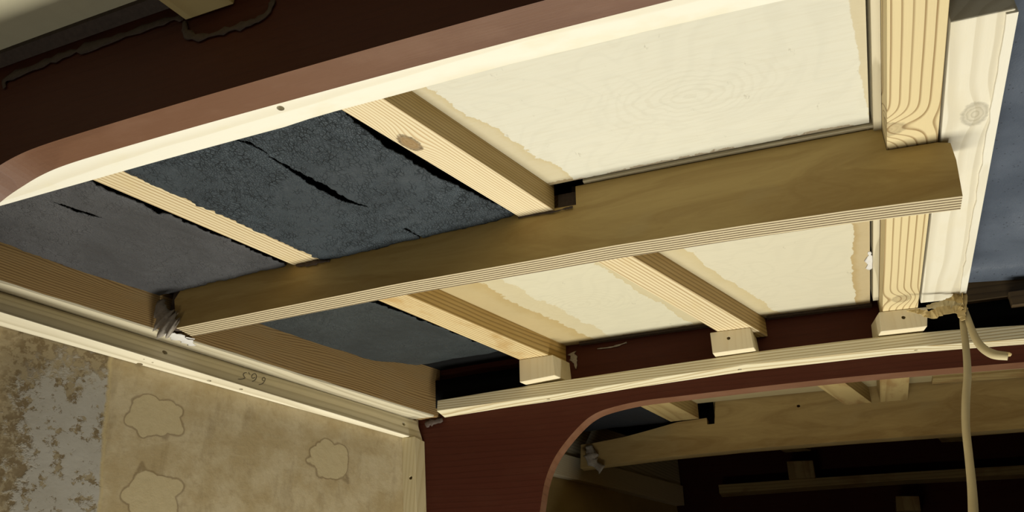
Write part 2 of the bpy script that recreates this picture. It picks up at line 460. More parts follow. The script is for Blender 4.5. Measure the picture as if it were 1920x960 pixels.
# wall material: stained glue and grey-white paint remains
def wall_mat(mw):
    inv = mw.inverted()
    def loc(u, v):
        return inv @ W(PN(u, v, nW, cW))
    n = NT('wall_left_paint')
    nz = n.noise(n.obj, 14.0, 5, 0.65); nf = n.noise(n.obj, 90.0, 5, 0.7); nm = n.noise(n.obj, 38.0, 4, 0.6)
    base = n.mix(n.ss(nz, 0.35, 0.65), srgb(212, 196, 160), srgb(190, 170, 128))
    base = n.mix(n.ss(nf, 0.5, 0.75) * 0.2, base, srgb(120, 96, 60))
    # pale worn streaks
    st = n.noise(n.vec(n.x * 8.0, n.y * 60.0, n.z * 60.0), 1.0, 4, 0.6)
    base = n.mix(n.ss(st, 0.55, 0.75) * 0.4, base, srgb(205, 190, 155))
    # faint outline cells
    s2_ = n.noise(n.vec(n.x * 30.0, 0.0, n.z * 9.0), 1.0, 5, 0.7)
    base = n.mix(n.ss(s2_, 0.52, 0.68) * 0.3, base, srgb(142, 122, 86))
    s3_ = n.noise(n.vec(n.x * 16.0, 0.0, n.z * 120.0), 1.0, 4, 0.7)
    base = n.mix(n.ss(s3_, 0.62, 0.72) * 0.35, base, srgb(222, 206, 168))
    # lobed lighter patches with dark rim
    for (u, v, du, dv) in [(292, 780, 50, 38), (288, 925, 52, 44), (620, 862, 36, 38)]:
        c = loc(u, v); ax = loc(u + du, v) - c; ay = loc(u, v + dv) - c
        rx = ax.length; ry = ay.length
        dx = (n.x - c.x) / rx; dz = (n.z - c.z) / ry
        wob = (n.voro(n.vec(n.x, 0.0, n.z), 48.0, 'F1') - 0.4) * 0.55 + (nm - 0.5) * 0.3
        dd = n.math('POWER', n.math('POWER', n.math('ABSOLUTE', dx), 3.0) + n.math('POWER', n.math('ABSOLUTE', dz), 3.0), 0.333) + wob
        base = n.mix(n.ss(dd, 1.06, 1.0), base, n.mix(nf, srgb(216, 200, 160), srgb(198, 180, 138)))
        rim = n.ss(dd, 0.98, 1.03) * n.ss(dd, 1.16, 1.05)
        base = n.mix(rim * 0.5, base, srgb(112, 88, 56))
    # grey-white flaking paint band
    a = loc(120, 660); b = loc(90, 955)
    tz = (n.z - b.z) / (a.z - b.z)
    cx = tz * (a.x - b.x) + b.x
    hw = abs(loc(180, 800).x - loc(80, 800).x)
    dist = (n.x - cx) / hw
    e_l = dist + (nz - 0.5) * 1.6 + (nm - 0.5) * 0.9
    inside = n.ss(e_l, -1.5, -0.7) * n.ss(dist + (nz - 0.5) * 0.25, 0.98, 0.9)
    solid = n.ss(e_l + (nf - 0.5) * 1.6, -0.75, -0.45) * n.ss(tz + (nz - 0.5) * 0.9 + (nf - .5) * .7, 1.0, 0.8)
    mott = n.mix(n.ss(nf, 0.45, 0.55), srgb(116, 98, 70), srgb(160, 146, 116))
    base = n.mix(inside * 0.85, base, mott)
    holes = n.ss(n.noise(n.obj, 40.0, 7, 0.75), 0.575, 0.53)
    base = n.mix(inside * solid * holes, base, n.mix(nz, srgb(200, 196, 186), srgb(170, 164, 148)))
    rim2 = n.ss(dist + (nz - 0.5) * 0.25, 0.9, 0.95) * n.ss(dist + (nz - 0.5) * 0.25, 1.03, 0.98)
    base = n.mix(rim2 * 0.5, base, srgb(205, 185, 135))
    n.bump(nf * 0.6 + inside * solid * holes * 0.8 + nz * 0.4, 0.5, 0.0015)
    return n.out(base, 0.75, 0.2)
xdir = (line_at(bb0, bb1, 2.4) - line_at(bb0, bb1, 1.2))
mwW = frame((wall_x(1.7, 0.6), 1.7, 0.6), tuple(xdir), tuple(np.cross(xdir, -nW)))
yy = [YN1, YF0]
front = [(wall_x(YN1, -2.7), YN1, -2.7), (wall_x(YF0, -2.7), YF0, -2.7), (wall_x(YF0, 1.0), YF0, 1.0), (wall_x(YN1, 1.0), YN1, 1.0)]
back = [(x - 0.06, y, z) for x, y, z in front]
o = link('wall_left', prism(front, back), wall_mat(mwW), mwW); tag(o, kind='structure')
# wall continues in the next compartment
f2 = [(wall_x(YF1, -2.7) , YF1, -2.7), (wall_x(4.05, -2.7), 4.05, -2.7), (wall_x(4.05, 1.0), 4.05, 1.0), (wall_x(YF1, 1.0), YF1, 1.0)]
# the wall visible through the opening sits on its own line (hull narrows)
q0, q1 = U(1035, 899, 0.19), U(1320, 966, 0.19)
def wall2_x(y, z):
    t = (y - q0[1]) / (q1[1] - q0[1]); base = q0[0] + (q1[0] - q0[0]) * t
    return base + (q0[2] - z) * 0.10
ysb = [YF1, 4.05]
f2 = [(wall2_x(y, z), y, z) for y, z in [(YF1, -2.7), (4.05, -2.7), (4.05, 1.0), (YF1, 1.0)]]
m_wall2 = plain('wall_forward_ply', srgb(190, 166, 112), 0.8, 0.2, 0.3, 12, 0.3)
o = link('wall_left_forward', prism(f2, [(x - 0.06, y, z) for x, y, z in f2]), m_wall2, frame(f2[0])); tag(o, kind='structure')
print('WALL2', q0, q1)
def slab(x0, x1, y0, y1, z0, z1): 
    return prism([(x0, y0, z0), (x1, y0, z0), (x1, y1, z0), (x0, y1, z0)], [(x0, y0, z1), (x1, y0, z1), (x1, y1, z1), (x0, y1, z1)])
tag(link('floor', slab(-2.6, 2.4, -1.6, 4.3, -2.75, -2.7), m_floor, frame((0, 0, -2.7))), kind='structure')
tag(link('wall_right', slab(2.4, 2.46, -1.6, 4.3, -2.7, 1.3), m_wall2, frame((2.4, 0, 0))), kind='structure')
tag(link('wall_forward', slab(-2.6, 2.4, 4.05, 4.1, -2.7, 1.3), m_mahog, frame((0, 4.05, 0))), kind='structure')

# --- deck skin above everything
secs = []
for i in range(25):
    x = lerp(-2.9, 2.46, i / 24)
    z = zs(x)
    secs.append([(x, -1.6, z + .185), (x, 4.3, z + .185), (x, 4.3, z + .235), (x, -1.6, z + .235)])
ceil = link('ceiling', loft(secs), m_deck, frame((0, 1.5, 1.1))); tag(ceil, kind='structure')

# ------------------------------------------------------------------ stringer lines in plan
sA_L = [(1.06, U(175, 338)[0]), (1.55, U(545, 495)[0]), (2.41, U(975, 674)[0])]
sA_R = [(1.06, U(235, 320)[0]), (1.56, U(605, 487)[0]), (2.41, U(1037, 664)[0] )]
def xy(u, v, w=0): p = U(u, v, w); return (p[1], p[0])
sA_L = [xy(175, 338), xy(545, 495), xy(975, 675)]
sA_R = [xy(235, 320), xy(605, 487), (2.42, xy(975, 675)[1] + 0.105)]
sB_L = [xy(640, 206), xy(972, 406), xy(1330, 613)]
sB_R = [xy(720, 186), xy(1040, 395), xy(1395, 604)]
sC_L = [xy(1663, 0), xy(1663, 283), xy(1655, 570)]
sC_R = [xy(1781, 0), xy(1758, 270), xy(1722, 570)]
print('SA', sA_L, sA_R); print('SB', sB_L, sB_R); print('SC', sC_L, sC_R)
def stringer(name, L, Rr, y0, y1, wbot, wtop, mat, label, cat='stringer', group=None, n=10, noisy=0.0, noisy_r=0.0):
    secs = []
    for i in range(n + 1):
        y = lerp(y0, y1, i / n)
        xl, xr = interp(y, L), interp(y, Rr)
        if noisy: xl += noisy * noise.noise(Vector((y * 30, 3, 1)))
        if noisy_r: xr += noisy_r * noise.noise(Vector((y * 30, 9, 1)))
        secs.append([(xl, y, zs(xl) - wbot), (xr, y, zs(xr) - wbot), (xr, y, zs(xr) - wtop), (xl, y, zs(xl) - wtop)])
    xm0 = (interp(y0, L) + interp(y0, Rr)) / 2; xm1 = (interp(y1, L) + interp(y1, Rr)) / 2
    mw = frame((xm0, y0, zs(xm0) - wbot), (xm1 - xm0, y1 - y0, zs(xm1) - zs(xm0)))
    o = link(name, loft(secs), mat, mw)
    tag(o, label, cat, group)
    return o
def lknot(o, u, v, w=0.0):
    return o.matrix_basis.inverted() @ W(U(u, v, w))
PANW = -0.062
s_names = {}
# bay near (between near bulkhead and middle beam) -----------------
# s1
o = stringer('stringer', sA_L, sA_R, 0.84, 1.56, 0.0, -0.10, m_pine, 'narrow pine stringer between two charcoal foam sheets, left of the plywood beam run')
o['label'] = 'pine stringer on the near side of the beam, between the two dark foam sheets'
bevel(o)
# s2 with knot
o = stringer('stringer', sB_L, sB_R, 0.84, 1.56, 0.0, PANW - 0.02, m_pine, 'knotty pine stringer near the viewer, between blue grey foam and pale panel')
k = lknot(o, 768, 268); k2 = lknot(o, 800, 290)
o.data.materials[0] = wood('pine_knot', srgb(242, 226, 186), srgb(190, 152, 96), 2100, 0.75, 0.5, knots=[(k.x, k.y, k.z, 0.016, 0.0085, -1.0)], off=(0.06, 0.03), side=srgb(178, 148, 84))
bevel(o)
# side lath (brownish right side already on the same timber)
# far bay
o = stringer('stringer', sA_L, sA_R, YM1, 2.498, 0.0, -0.10, m_pine, 'amber streaked pine stringer beyond the plywood beam, ending on the leftmost block')
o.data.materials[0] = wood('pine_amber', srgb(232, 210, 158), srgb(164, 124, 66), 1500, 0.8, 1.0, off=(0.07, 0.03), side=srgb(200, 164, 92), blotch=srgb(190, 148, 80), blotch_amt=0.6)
bevel(o)
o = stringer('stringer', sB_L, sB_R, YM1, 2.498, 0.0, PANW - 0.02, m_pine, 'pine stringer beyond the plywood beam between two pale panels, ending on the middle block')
bevel(o)
# right stringer
def rs_mat(o, pts, nm):
    ks = []
    for (u, v, l, w_, s_) in pts:
        k = lknot(o, u, v); ks.append((k.x, k.y, k.z, l, w_, s_))
    return wood(nm, srgb(236, 216, 166), srgb(150, 116, 66), 760, 0.85, 0.35, ringw=(0.66, 0.9), knots=ks, off=(0.045, 0.012), fiber=0.1, kstyle=(0.3, 0.1, 0.5))
o = stringer('stringer', sC_L, sC_R, 0.84, 1.572, 0.0, PANW - 0.02, m_pine, 'broad wavy grained pine stringer at upper right, beside the white board', n=14)
o.data.materials[0] = rs_mat(o, [(1662, 244, 0.012, 0.018, -1.5)], 'pine_cathedral'); bevel(o)
o = stringer('stringer', sC_L, sC_R, YM1, 2.498, 0.0, PANW - 0.02, m_pine, 'short broad pine stringer beyond the plywood beam at right, beside the white board')
o.data.materials[0] = rs_mat(o, [(1690, 560, 0.012, 0.012, 1.2)], 'pine_cathedral_far'); bevel(o)

# white board (hatch carlin) ---------------------------------------
bL = [xy(1779, 30), xy(1760, 262), xy(1723, 570)]
bR = [xy(1903, 30), xy(1868, 222), xy(1812, 530)]
bL = [(y, x + 0.004) for y, x in bL]
o = stringer('hatch_board', bL, bR, 1.211, 2.38, 0.0, -0.085, m_pine_pale, 'wide whitish board with a large knot running along the grey hatch', 'board', n=24)
k = lknot(o, 1828, 214)
k2 = lknot(o, 1760, 560)
o.data.materials[0] = wood('board_white', srgb(244, 236, 212), srgb(196, 182, 148), 420, 0.4, 1.6, kstyle=(0.25, 0.25, 0.5), knots=[(k.x, k.y, k.z, 0.019, 0.012, 0.8)], off=(0.03, 0.02), fiber=0.12, blotch=srgb(236, 224, 190), blotch_amt=0.3)
bevel(o, 0.0012)
# thin lath lying along its right edge
laL = [(y, x - 0.018) for y, x in bR]
secs = []
for i in range(31):
    y = lerp(1.215, 2.36, i / 30); x1 = interp(y, bR) + 0.003; x0 = x1 - 0.017 - 0.004 * noise.noise(Vector((y * 20, 0, 0)))
    secs.append([(x0, y, zs(x0) + .001), (x0 + .001, y, zs(x0) - 0.004), (x1, y, zs(x1) - 0.004), (x1, y, zs(x1) + .05)])
o2 = link('edge_lath', loft(secs), m_pine_pale, frame((secs[0][0]), (0, 1, 0)), o)

# ------------------------------------------------------------------ ceiling panels
def panel_mat(name, base, amber, lines, spots=(), mw=None, w=PANW, swirl=None):
    inv = mw.inverted()
    n = NT(name)
    nz = n.noise(n.obj, 14.0, 5, 0.6); nf = n.noise(n.obj, 70.0, 4, 0.7); nr = n.noise(n.obj, 5.0, 3, 0.5, 0.6)
    sw = n.math('FRACT', nr * 16.0)
    swl = n.ss(sw, 0.3, 0.55) * n.ss(sw, 0.8, 0.6)
    col = n.mix(swl * 0.10, base, tuple(c * 0.72 for c in base))
    if swirl:
        c = inv @ W(U(swirl[0], swirl[1], w))
        dx = (n.x - c.x) / 1.7; dy = n.y - c.y
        dd = n.math('SQRT', dx * dx + dy * dy) + (n.noise(n.obj, 16.0, 4, 0.55) - 0.5) * 0.03
        fr = n.math('FRACT', dd * 150.0)
        col = n.mix(n.ss(fr, 0.2, 0.5) * n.ss(fr, 0.75, 0.6) * n.ss(dd, 0.085, 0.01) * 0.13, col, srgb(188, 176, 146))
    gr = n.noise(n.vec(n.x * 20.0, n.y * 300.0, n.z), 1.0, 3, 0.6)
    col = n.mix(n.ss(gr, 0.4, 0.8) * 0.22, col, srgb(205, 192, 160))
    sc = n.noise(n.vec(n.x * 60.0, n.y * 22.0, n.z), 1.5, 5, 0.7)
    col = n.mix(n.ss(sc, 0.64, 0.74) * 0.5, col, srgb(150, 140, 115))
    for (p, q, wid, rag, amt, colr) in lines:
        a = inv @ W(U(*p, w)); b = inv @ W(U(*q, w)); dv = (b - a).normalized()
        nx, ny = -dv.y, dv.x
        sd = (n.x - a.x) * nx + (n.y - a.y) * ny
        sd = n.math('ABSOLUTE', sd) if False else sd
        e = sd * (1 if wid > 0 else -1) + (nz - 0.5) * rag + (nf - 0.5) * rag * 0.5
        msk = n.ss(e, abs(wid) * S, abs(wid) * S - 0.0015)
        inner = n.ss(e, abs(wid) * S * 0.2, abs(wid) * S)
        col = n.mix(msk * (amt * 0.75 + inner * amt * 0.25), col, n.mix(nz, colr, tuple(c * 0.8 for c in colr)))
    n.bump(gr * 0.3 + nf * 0.2, 0.2, 0.0005)
    return n.out(col, 0.55, 0.3)
CREAM = srgb(232, 228, 208); AMB = srgb(216, 194, 138); AMB2 = srgb(190, 158, 92); AMBD = srgb(150, 116, 60)
def panel(L, Rr, y0, y1, w, lines, label, base=CREAM, nm='panel', swirl=None):
    secs = []; n = 14
    ym = (y0 + y1) / 2; xm = (interp(ym, L) + interp(ym, Rr)) / 2
    mw = frame((xm, ym, zs(xm) - w))
    for i in range(n + 1):
        s = i / n
        a = (interp(y0, L) * (1 - s) + interp(y0, Rr) * s, y0); b = (interp(y1, L) * (1 - s) + interp(y1, Rr) * s, y1)
        secs.append([(a[0], a[1], zs(a[0]) - w), (b[0], b[1], zs(b[0]) - w), (b[0], b[1], zs(b[0]) - w + 0.035), (a[0], a[1], zs(a[0]) - w + 0.035)])
    o = link('plywood_panel', loft(secs), panel_mat(nm, base, AMB, lines, mw=mw, w=w, swirl=swirl), mw, ceil)
    o['label'] = label
    return o
o = panel(sB_R, [(y, x - 0.022) for y, x in sC_L], 0.82, 1.545, PANW,
      [((800, 185), (1062, 345), -0.030, 0.035, 0.75, AMB), ((1592, 0), (1634, 240), 0.002, 0.012, 0.75, AMB), ((1110, 332), (1640, 232), -0.010, 0.028, 0.7, AMBD)],
      'large pale plywood panel with honey glue stains along the edges', nm='panel_near', swirl=(1290, 180))
o = panel(sA_R, sB_L, YM1, 2.50, PANW,
      [((850, 540), (1085, 650), -0.075, 0.045, 0.85, AMB2), ((850, 540), (1085, 650), -0.14, 0.05, 0.5, AMB), ((1060, 650), (1320, 608), -0.012, 0.045, 0.55, AMBD), ((1130, 500), (1310, 610), 0.010, 0.03, 0.7, AMB)],
      'pale plywood panel with wide amber stain beyond the plywood beam', base=srgb(226, 219, 190), nm='panel_mid', swirl=(1090, 570))
o = panel(sB_R, [(y, x - 0.022) for y, x in sC_L], YM1, 2.50, PANW,
      [((1235, 470), (1420, 590), -0.055, 0.03, 0.7, AMB), ((1400, 600), (1645, 568), -0.012, 0.045, 0.55, AMBD), ((1618, 420), (1622, 575), 0.03, 0.02, 0.8, AMB2)],
      'pale plywood panel with white speck beside the short right stringer', base=srgb(226, 218, 190), nm='panel_right')
# dark grooves and side laths beside the right stringer: ledge strip
for (y0, y1) in ((0.84, 1.56), (YM1, 2.44)):
    L = [(y, x - 0.016) for y, x in sC_L]; Rr = [(y, x - 0.001) for y, x in sC_L]
    secs = []
    for i in range(9):
        y = lerp(y0, y1, i / 8); a, b = interp(y, L), interp(y, Rr)
        secs.append([(a, y, zs(a) + .050), (b, y, zs(b) + .050), (b, y, zs(b) + .12), (a, y, zs(a) + .12)])
    link('panel_lath', loft(secs), m_pine_grey, frame(secs[0][0], (0, 1, 0)), ceil)
# ledge strip between panel and the middle beam
secs = []
for i in range(13):
    x = lerp(-0.44, 0.185, i / 12)
    secs.append([(x, 1.548, zs(x) + .056), (x, 1.559, zs(x) + .056), (x, 1.559, zs(x) + .10), (x, 1.548, zs(x) + .10)])
link('panel_lath', loft(secs), m_pine_grey, frame(secs[0][0]), ceil)
for (xa, xb) in ((-0.74, -0.26), (-0.13, 0.175)):
    secs = []
    for i in range(9):
        x = lerp(xa, xb, i / 8)
        secs.append([(x, 2.482, zs(x) + .054), (x, 2.499, zs(x) + .054), (x, 2.499, zs(x) + .10), (x, 2.482, zs(x) + .10)])
    link('panel_lath', loft(secs), m_seal_dark, frame(secs[0][0]), ceil)

# upper-left compartment panel + stringer
o = panel([(0.0, -2.2), (0.76, -2.2)], [(0.0, -1.17), (0.76, -0.90)], -1.2, 0.735, PANW, [((10, 120), (300, 20), -0.02, 0.02, 0.4, AMBD)],
      'dim cream plywood panel in the nearest compartment at upper left', base=srgb(214, 205, 172), nm='panel_ul')
o = panel([(0.0, -1.06), (0.76, -0.79)], [(0.0, 0.18), (0.76, 0.18)], -1.2, 0.735, PANW, [], 'plywood panel of the nearest compartment right of its stringer', base=srgb(214, 205, 172), nm='panel_ur')
sU_L = [xy(296, 0), xy(362, 48)]; sU_R = [(y, x + 0.098) for y, x in sU_L]
o = stringer('stringer', sU_L, sU_R, -1.2, 0.758, 0.0, -0.09, m_pine, 'dim wooden stringer at the top left, ending in sealant on the near bulkhead'); bevel(o, 0.001)
o.data.materials[0] = wood('pine_dim', srgb(214, 190, 130), srgb(176, 146, 88), 700, 0.35, 0.6, fiber=0.15)
so = o
# dark ledge + sealant on near bulkhead front
secs = []
for i in range(13):
    x = lerp(-2.2, -0.90, i / 12)
    secs.append([(x, 0.735, zs(x) + .052), (x, 0.7585, zs(x) + .045), (x, 0.7585, zs(x) + .10), (x, 0.735, zs(x) + .10)])
link('panel_lath', loft(secs), m_seal_dark, frame(secs[0][0]), ceil)
crust([tuple(PY(u, v, 0.757)) for u, v in [(8, 165), (12, 148), (60, 128), (120, 103), (180, 84), (250, 60), (320, 36), (345, 34)]],
      [(0, .004), (0.2, .008), (.6, .009), (1, .006)], m_seal_dark, 'sealant', b1, 0.9, 1, (0, -1, 0), .25)
crust([tuple(PY(u, v, 0.757)) for u, v in [(345, 40), (350, 62), (375, 70), (420, 58), (470, 42), (500, 26), (512, 0)]],
      [(0, .005), (0.3, .007), (.7, .006), (1, .006)], m_seal_dark, 'sealant', b1, 0.9, 2, (0, -1, 0), .25)

# ------------------------------------------------------------------ foam sheets
def foam_sheet(xL, xR, y0, y1, w_fn, mat, label, slits, nx=150, ny=130, rag=(0.006, 0.012), group=None, far_rag=0.01):
    bm = bmesh.new()
    grid = []
    sl = []
    for pts in slits:
        sl.append([(U(u, v, w_fn)[0], U(u, v, w_fn)[1], h) for u, v, h in pts])
    def hgt(x, y):
        p = Vector((x, y, 0))
        return 0.010 * noise.noise(p * 3.2) + 0.004 * noise.noise(p * 11) + 0.0012 * noise.noise(p * 40)
    for j in range(ny + 1):
        row = []
        y = lerp(y0, y1, j / ny)
        ya = y + (far_rag * noise.noise(Vector((0, j * .1, 7))) if 0 < j < ny else 0)
        rl = rag[0] * (noise.noise(Vector((y * 28, 1, 0))) + .6 * noise.noise(Vector((y * 90, 4, 0))))
        rr = rag[1] * (noise.noise(Vector((y * 22, 8, 0))) + .7 * noise.noise(Vector((y * 80, 2, 0))) + .4 * noise.noise(Vector((y * 200, 2, 0))))
        a = interp(y, xL) + rl; b = interp(y, xR) + rr
        for i in range(nx + 1):
            s = i / nx; x = lerp(a, b, s)
            yy_ = y + (far_rag * noise.noise(Vector((x * 14, 5, 3))) + far_rag * .4 * noise.noise(Vector((x * 60, 5, 3)))) * (max(0, (j / ny - .8) / .2))
            e = min(s, 1 - s); curl = 0.004 * math.exp(-e * 40)
            row.append(bm.verts.new(W((x, yy_, zs(x) - w_fn(x, yy_) + hgt(x, yy_) * min(1, e * 8 + .15) + curl))))
        grid.append(row)
    for j in range(ny):
        for i in range(nx):
            vs = (grid[j][i], grid[j][i + 1], grid[j + 1][i + 1], grid[j + 1][i])
            c = (vs[0].co + vs[2].co) / 2; cx, cy = c.x / S, c.y / S
            cut = False
            for P in sl:
                for (ax, ay, ha), (bx, by, hb) in zip(P, P[1:]):
                    dx, dy = bx - ax, by - ay; L2 = dx * dx + dy * dy
                    t = max(0, min(1, ((cx - ax) * dx + (cy - ay) * dy) / L2))
                    d = math.hypot(cx - ax - dx * t, cy - ay - dy * t)
                    hh = lerp(ha, hb, t) * (1 + .5 * noise.noise(Vector((cx * 60, cy * 60, 0))))
                    if d < hh: cut = True; break
                if cut: break
            if not cut: bm.faces.new(vs)
    for v in [v for v in bm.verts if not v.link_faces]: bm.verts.remove(v)
    ret = bmesh.ops.extrude_face_region(bm, geom=list(bm.faces))
    for v in ret['geom']:
        if isinstance(v, bmesh.types.BMVert): v.co.z += 0.004 * S
    o = link('insulation_foam', bm, mat, frame(((interp((y0 + y1) / 2, xL) + interp((y0 + y1) / 2, xR)) / 2, (y0 + y1) / 2, 1.0)), smooth=True)
    tag(o, label, 'insulation', group)
    return o
# bay A : carlin .. s1, near side of beam
def poly(pts, w): return [xy(u, v, w) for u, v in pts]
fA_L = poly([(0, 457), (150, 512), (290, 566)], 0.0)
fA_R = [(y, x - 0.022) for y, x in sA_L]
foam_sheet(fA_L, fA_R, 0.85, 1.555, lambda x, y: 0.0, m_foam_a, 'charcoal foam insulation sheet at far left, between the carlin and the narrow stringer',
           [[(100, 378, .002), (140, 392, .008), (165, 400, .006), (195, 410, .001)], [(285, 390, .012), (296, 402, .006)]], group=None)
# bay B : s1 .. s2
fB_L = [(y, x - 0.003) for y, x in sA_R]
fB_R = [(1.06, interp(1.06, sB_L) - .006), (1.2, interp(1.2, sB_L) - .034), (1.35, interp(1.35, sB_L) - .036), (1.54, interp(1.54, sB_L) - .010)]
foam_sheet(fB_L, fB_R, 0.85, 1.557, lambda x, y: 0.006 if x < -1.0 else 0.006 - 0.012 * (x + 1.0) / .4, m_foam_b, 'cracked blue grey foam insulation sheet with a long tear, between the two near stringers',
           [[(440, 264, .003), (470, 272, .005), (500, 290, .002)], [(505, 296, .003), (560, 330, .007), (600, 350, .013), (640, 372, .010), (690, 390, .002)],
            [(760, 428, .004), (790, 445, .004)]], nx=230, ny=190, rag=(0.010, 0.007))
# bay C : carlin .. s1, far side
fC_L = poly([(475, 616), (585, 656), (690, 697), (820, 742)], -0.01)
fC_R = [(1.75, interp(1.75, sA_L) - .080), (1.86, interp(1.86, sA_L) - .052), (1.95, interp(1.95, sA_L) - .040), (2.2, interp(2.2, sA_L) - .030), (2.4, interp(2.4, sA_L) - .055)]
foam_sheet(fC_L, fC_R, YM1 + .004, 2.40, lambda x, y: -0.01 - 0.16 * max(0, y - 2.22), m_foam_c, 'dark foam insulation sheet beyond the plywood beam at lower left',
           [[(620, 665, .006), (632, 676, .008)]], rag=(0.011, 0.014), far_rag=.004)
# black backing seen through the tears and gaps
def backing(L, Rr, y0, y1, w, nm='foam_backing'):
    secs = []
    for i in range(9):
        s = i / 8
        a = (lerp(interp(y0, L) - .09, interp(y0, Rr) + .012, s), y0); b = (lerp(interp(y1, L) - .09, interp(y1, Rr) + .012, s), y1)
        secs.append([(a[0], a[1], zs(a[0]) + w), (b[0], b[1], zs(b[0]) + w), (b[0], b[1], zs(b[0]) + w + .02), (a[0], a[1], zs(a[0]) + w + .02)])
    return link(nm, loft(secs), m_black, frame(secs[0][0]), ceil)
backing(fA_L, sA_L, 0.85, 1.56, 0.035); backing([(y, x + .1) for y, x in fB_L], sB_L, 0.85, 1.56, 0.035); backing(fC_L, sA_L, YM1, 2.499, 0.045)

# ------------------------------------------------------------------ carlin along the left wall
def carlin_secs(y0, y1, top, n=20):
    secs = []
    for i in range(n + 1):
        y = lerp(y0, y1, i / n)
        p = line_at(cb0, cb1, y); zb = p[2]
        zt_ = zs(p[0]) + top
        xw = wall_x(y, zb) + 0.004
        secs.append([(p[0], y, zb), (p[0] - .012, y, zt_), (xw, y, zt_), (xw, y, zb)])
    return secs
secs = carlin_secs(YN1 + .002, 2.497, 0.10)
o = link('carlin', loft(secs), m_douglas, frame(secs[0][0], tuple(np.array(secs[-1][0]) - np.array(secs[0][0]))))
tag(o, 'brown close grained timber carlin running along the top of the left wall', 'beam'); bevel(o, 0.0015)
carlin = o
# lighter sapwood strip on its underside
secs = []
for i in range(25):
    y = lerp(YN1 + .004, 2.47, i / 24); p = line_at(cb0, cb1, y); q = line_at(ck0, ck1, y)
    e = 0.003 * noise.noise(Vector((y * 12, 0, 0)))
    secs.append([(p[0] - .001, y, p[2] - 0.003), (p[0] + .000, y, p[2] + .002 + e), (q[0] - .02, y, p[2] + .002), (q[0] - .02, y, p[2] - .003)])
o = link('edge_lath', loft(secs), m_pine_grey, frame(secs[0][0], (xdir[0], xdir[1], 0)), carlin)
o['label'] = 'pale sapwood strip under the brown carlin'

# batten on the wall, under the carlin
secs = []
for i in range(21):
    y = lerp(YN1 + .004, 2.50 - .012, i / 20)
    a = line_at(ck0, ck1, y); b = line_at(bf0, bf1, y); c = line_at(bb0, bb1, y)
    ztop = line_at(cb0, cb1, y)[2] - .0035
    xw = wall_x(y, c[2]) + .001
    secs.append([(b[0], y, b[2]), (a[0], y, ztop), (min(wall_x(y, ztop) + .001, a[0] - .02), y, ztop), (min(xw, b[0] - .02), y, c[2])])
mwb = frame(secs[0][0], tuple(np.array(secs[-1][0]) - np.array(secs[0][0])))
wbat = link('batten', loft(secs), wood('batten_wall', srgb(246, 236, 206), srgb(184, 168, 130), 520, 0.5, 1.6, off=(0.004, 0.03), fiber=0.2), mwb)
tag(wbat, 'long pale batten screwed along the top of the stained left wall, with pencilled figures', 'batten'); bevel(wbat, 0.0012)
fa, fb_, fc = np.array(secs[3][0]), np.array(secs[3][1]), np.array(secs[17][0])
nF = np.cross(fb_ - fa, fc - fa); nF /= np.linalg.norm(nF)
if nF[0] < 0: nF = -nF
cF = float(nF @ fa)
def on_face(u, v):
    p = PN(u, v, nF, cF)
    for _ in range(3):
        A = line_at(bf0, bf1, p[1]); B = np.array(line_at(ck0, ck1, p[1])); C = line_at(bf0, bf1, p[1] + .05)
        B[2] = line_at(cb0, cb1, p[1])[2] - .0035
        n_ = np.cross(B - A, C - A); n_ /= np.linalg.norm(n_)
        if n_[0] < 0: n_ = -n_
        p = PN(u, v, n_, float(n_ @ A))
    return p
def on_bot(u, v): return U(u, v, wb)
hs = [(on_face(309, 661), nF, .0085, .03), (on_face(757, 795), nF, .0075, .02)]
for (u, v, r) in [(262, 682, .009), (392, 713, .007), (452, 729, .006), (738, 808, .006), (270, 673, .0025), (286, 679, .003)]:
    hs.append((on_bot(u, v), (0, 0, -1), r, .012))
drill(wbat, hs)
# pencilled figures, upside down
def stroke(px, name='pencil_mark', wid=0.0022):
    pts = smooth_path([tuple(on_face(u, v) + nF * 0.0012) for u, v in px], 5)
    up = tuple(np.cross(nF, nF) + np.array((0, .3, 1)))
    bm = ribbon(pts, wid, 0.0004, tuple(nF)) if False else bmesh.new()
    secs = []
    N = len(pts)
    for i, p in enumerate(pts):
        t = (Vector(pts[min(i + 1, N - 1)]) - Vector(pts[max(i - 1, 0)])).normalized(); s = t.cross(Vector(nF)).normalized()
        P = Vector(p); h = Vector(nF) * .0008
        secs.append([tuple(P + s * wid / 2), tuple(P + h), tuple(P - s * wid / 2)])
    return link(name, loft(secs, bm=bm), m_pencil, frame(pts[0]), wbat)
Z3 = lambda a, b: (240 + a / 4, 520 + b / 4)
stroke([Z3(822, 764), Z3(850, 764), Z3(878, 757)])
stroke([Z3(878, 757), Z3(868, 742), Z3(864, 728), Z3(874, 718), Z3(888, 716)])
stroke([Z3(903, 714), Z3(908, 724), Z3(914, 730)])
stroke([Z3(930, 782), Z3(948, 774), Z3(960, 758), Z3(962, 736), Z3(950, 724), Z3(934, 730), Z3(926, 746), Z3(934, 758), Z3(952, 752)])
stroke([Z3(980, 806), Z3(1004, 800), Z3(1020, 784), Z3(1028, 764), Z3(1020, 752), Z3(1008, 758), Z3(1006, 772), Z3(1018, 776)])

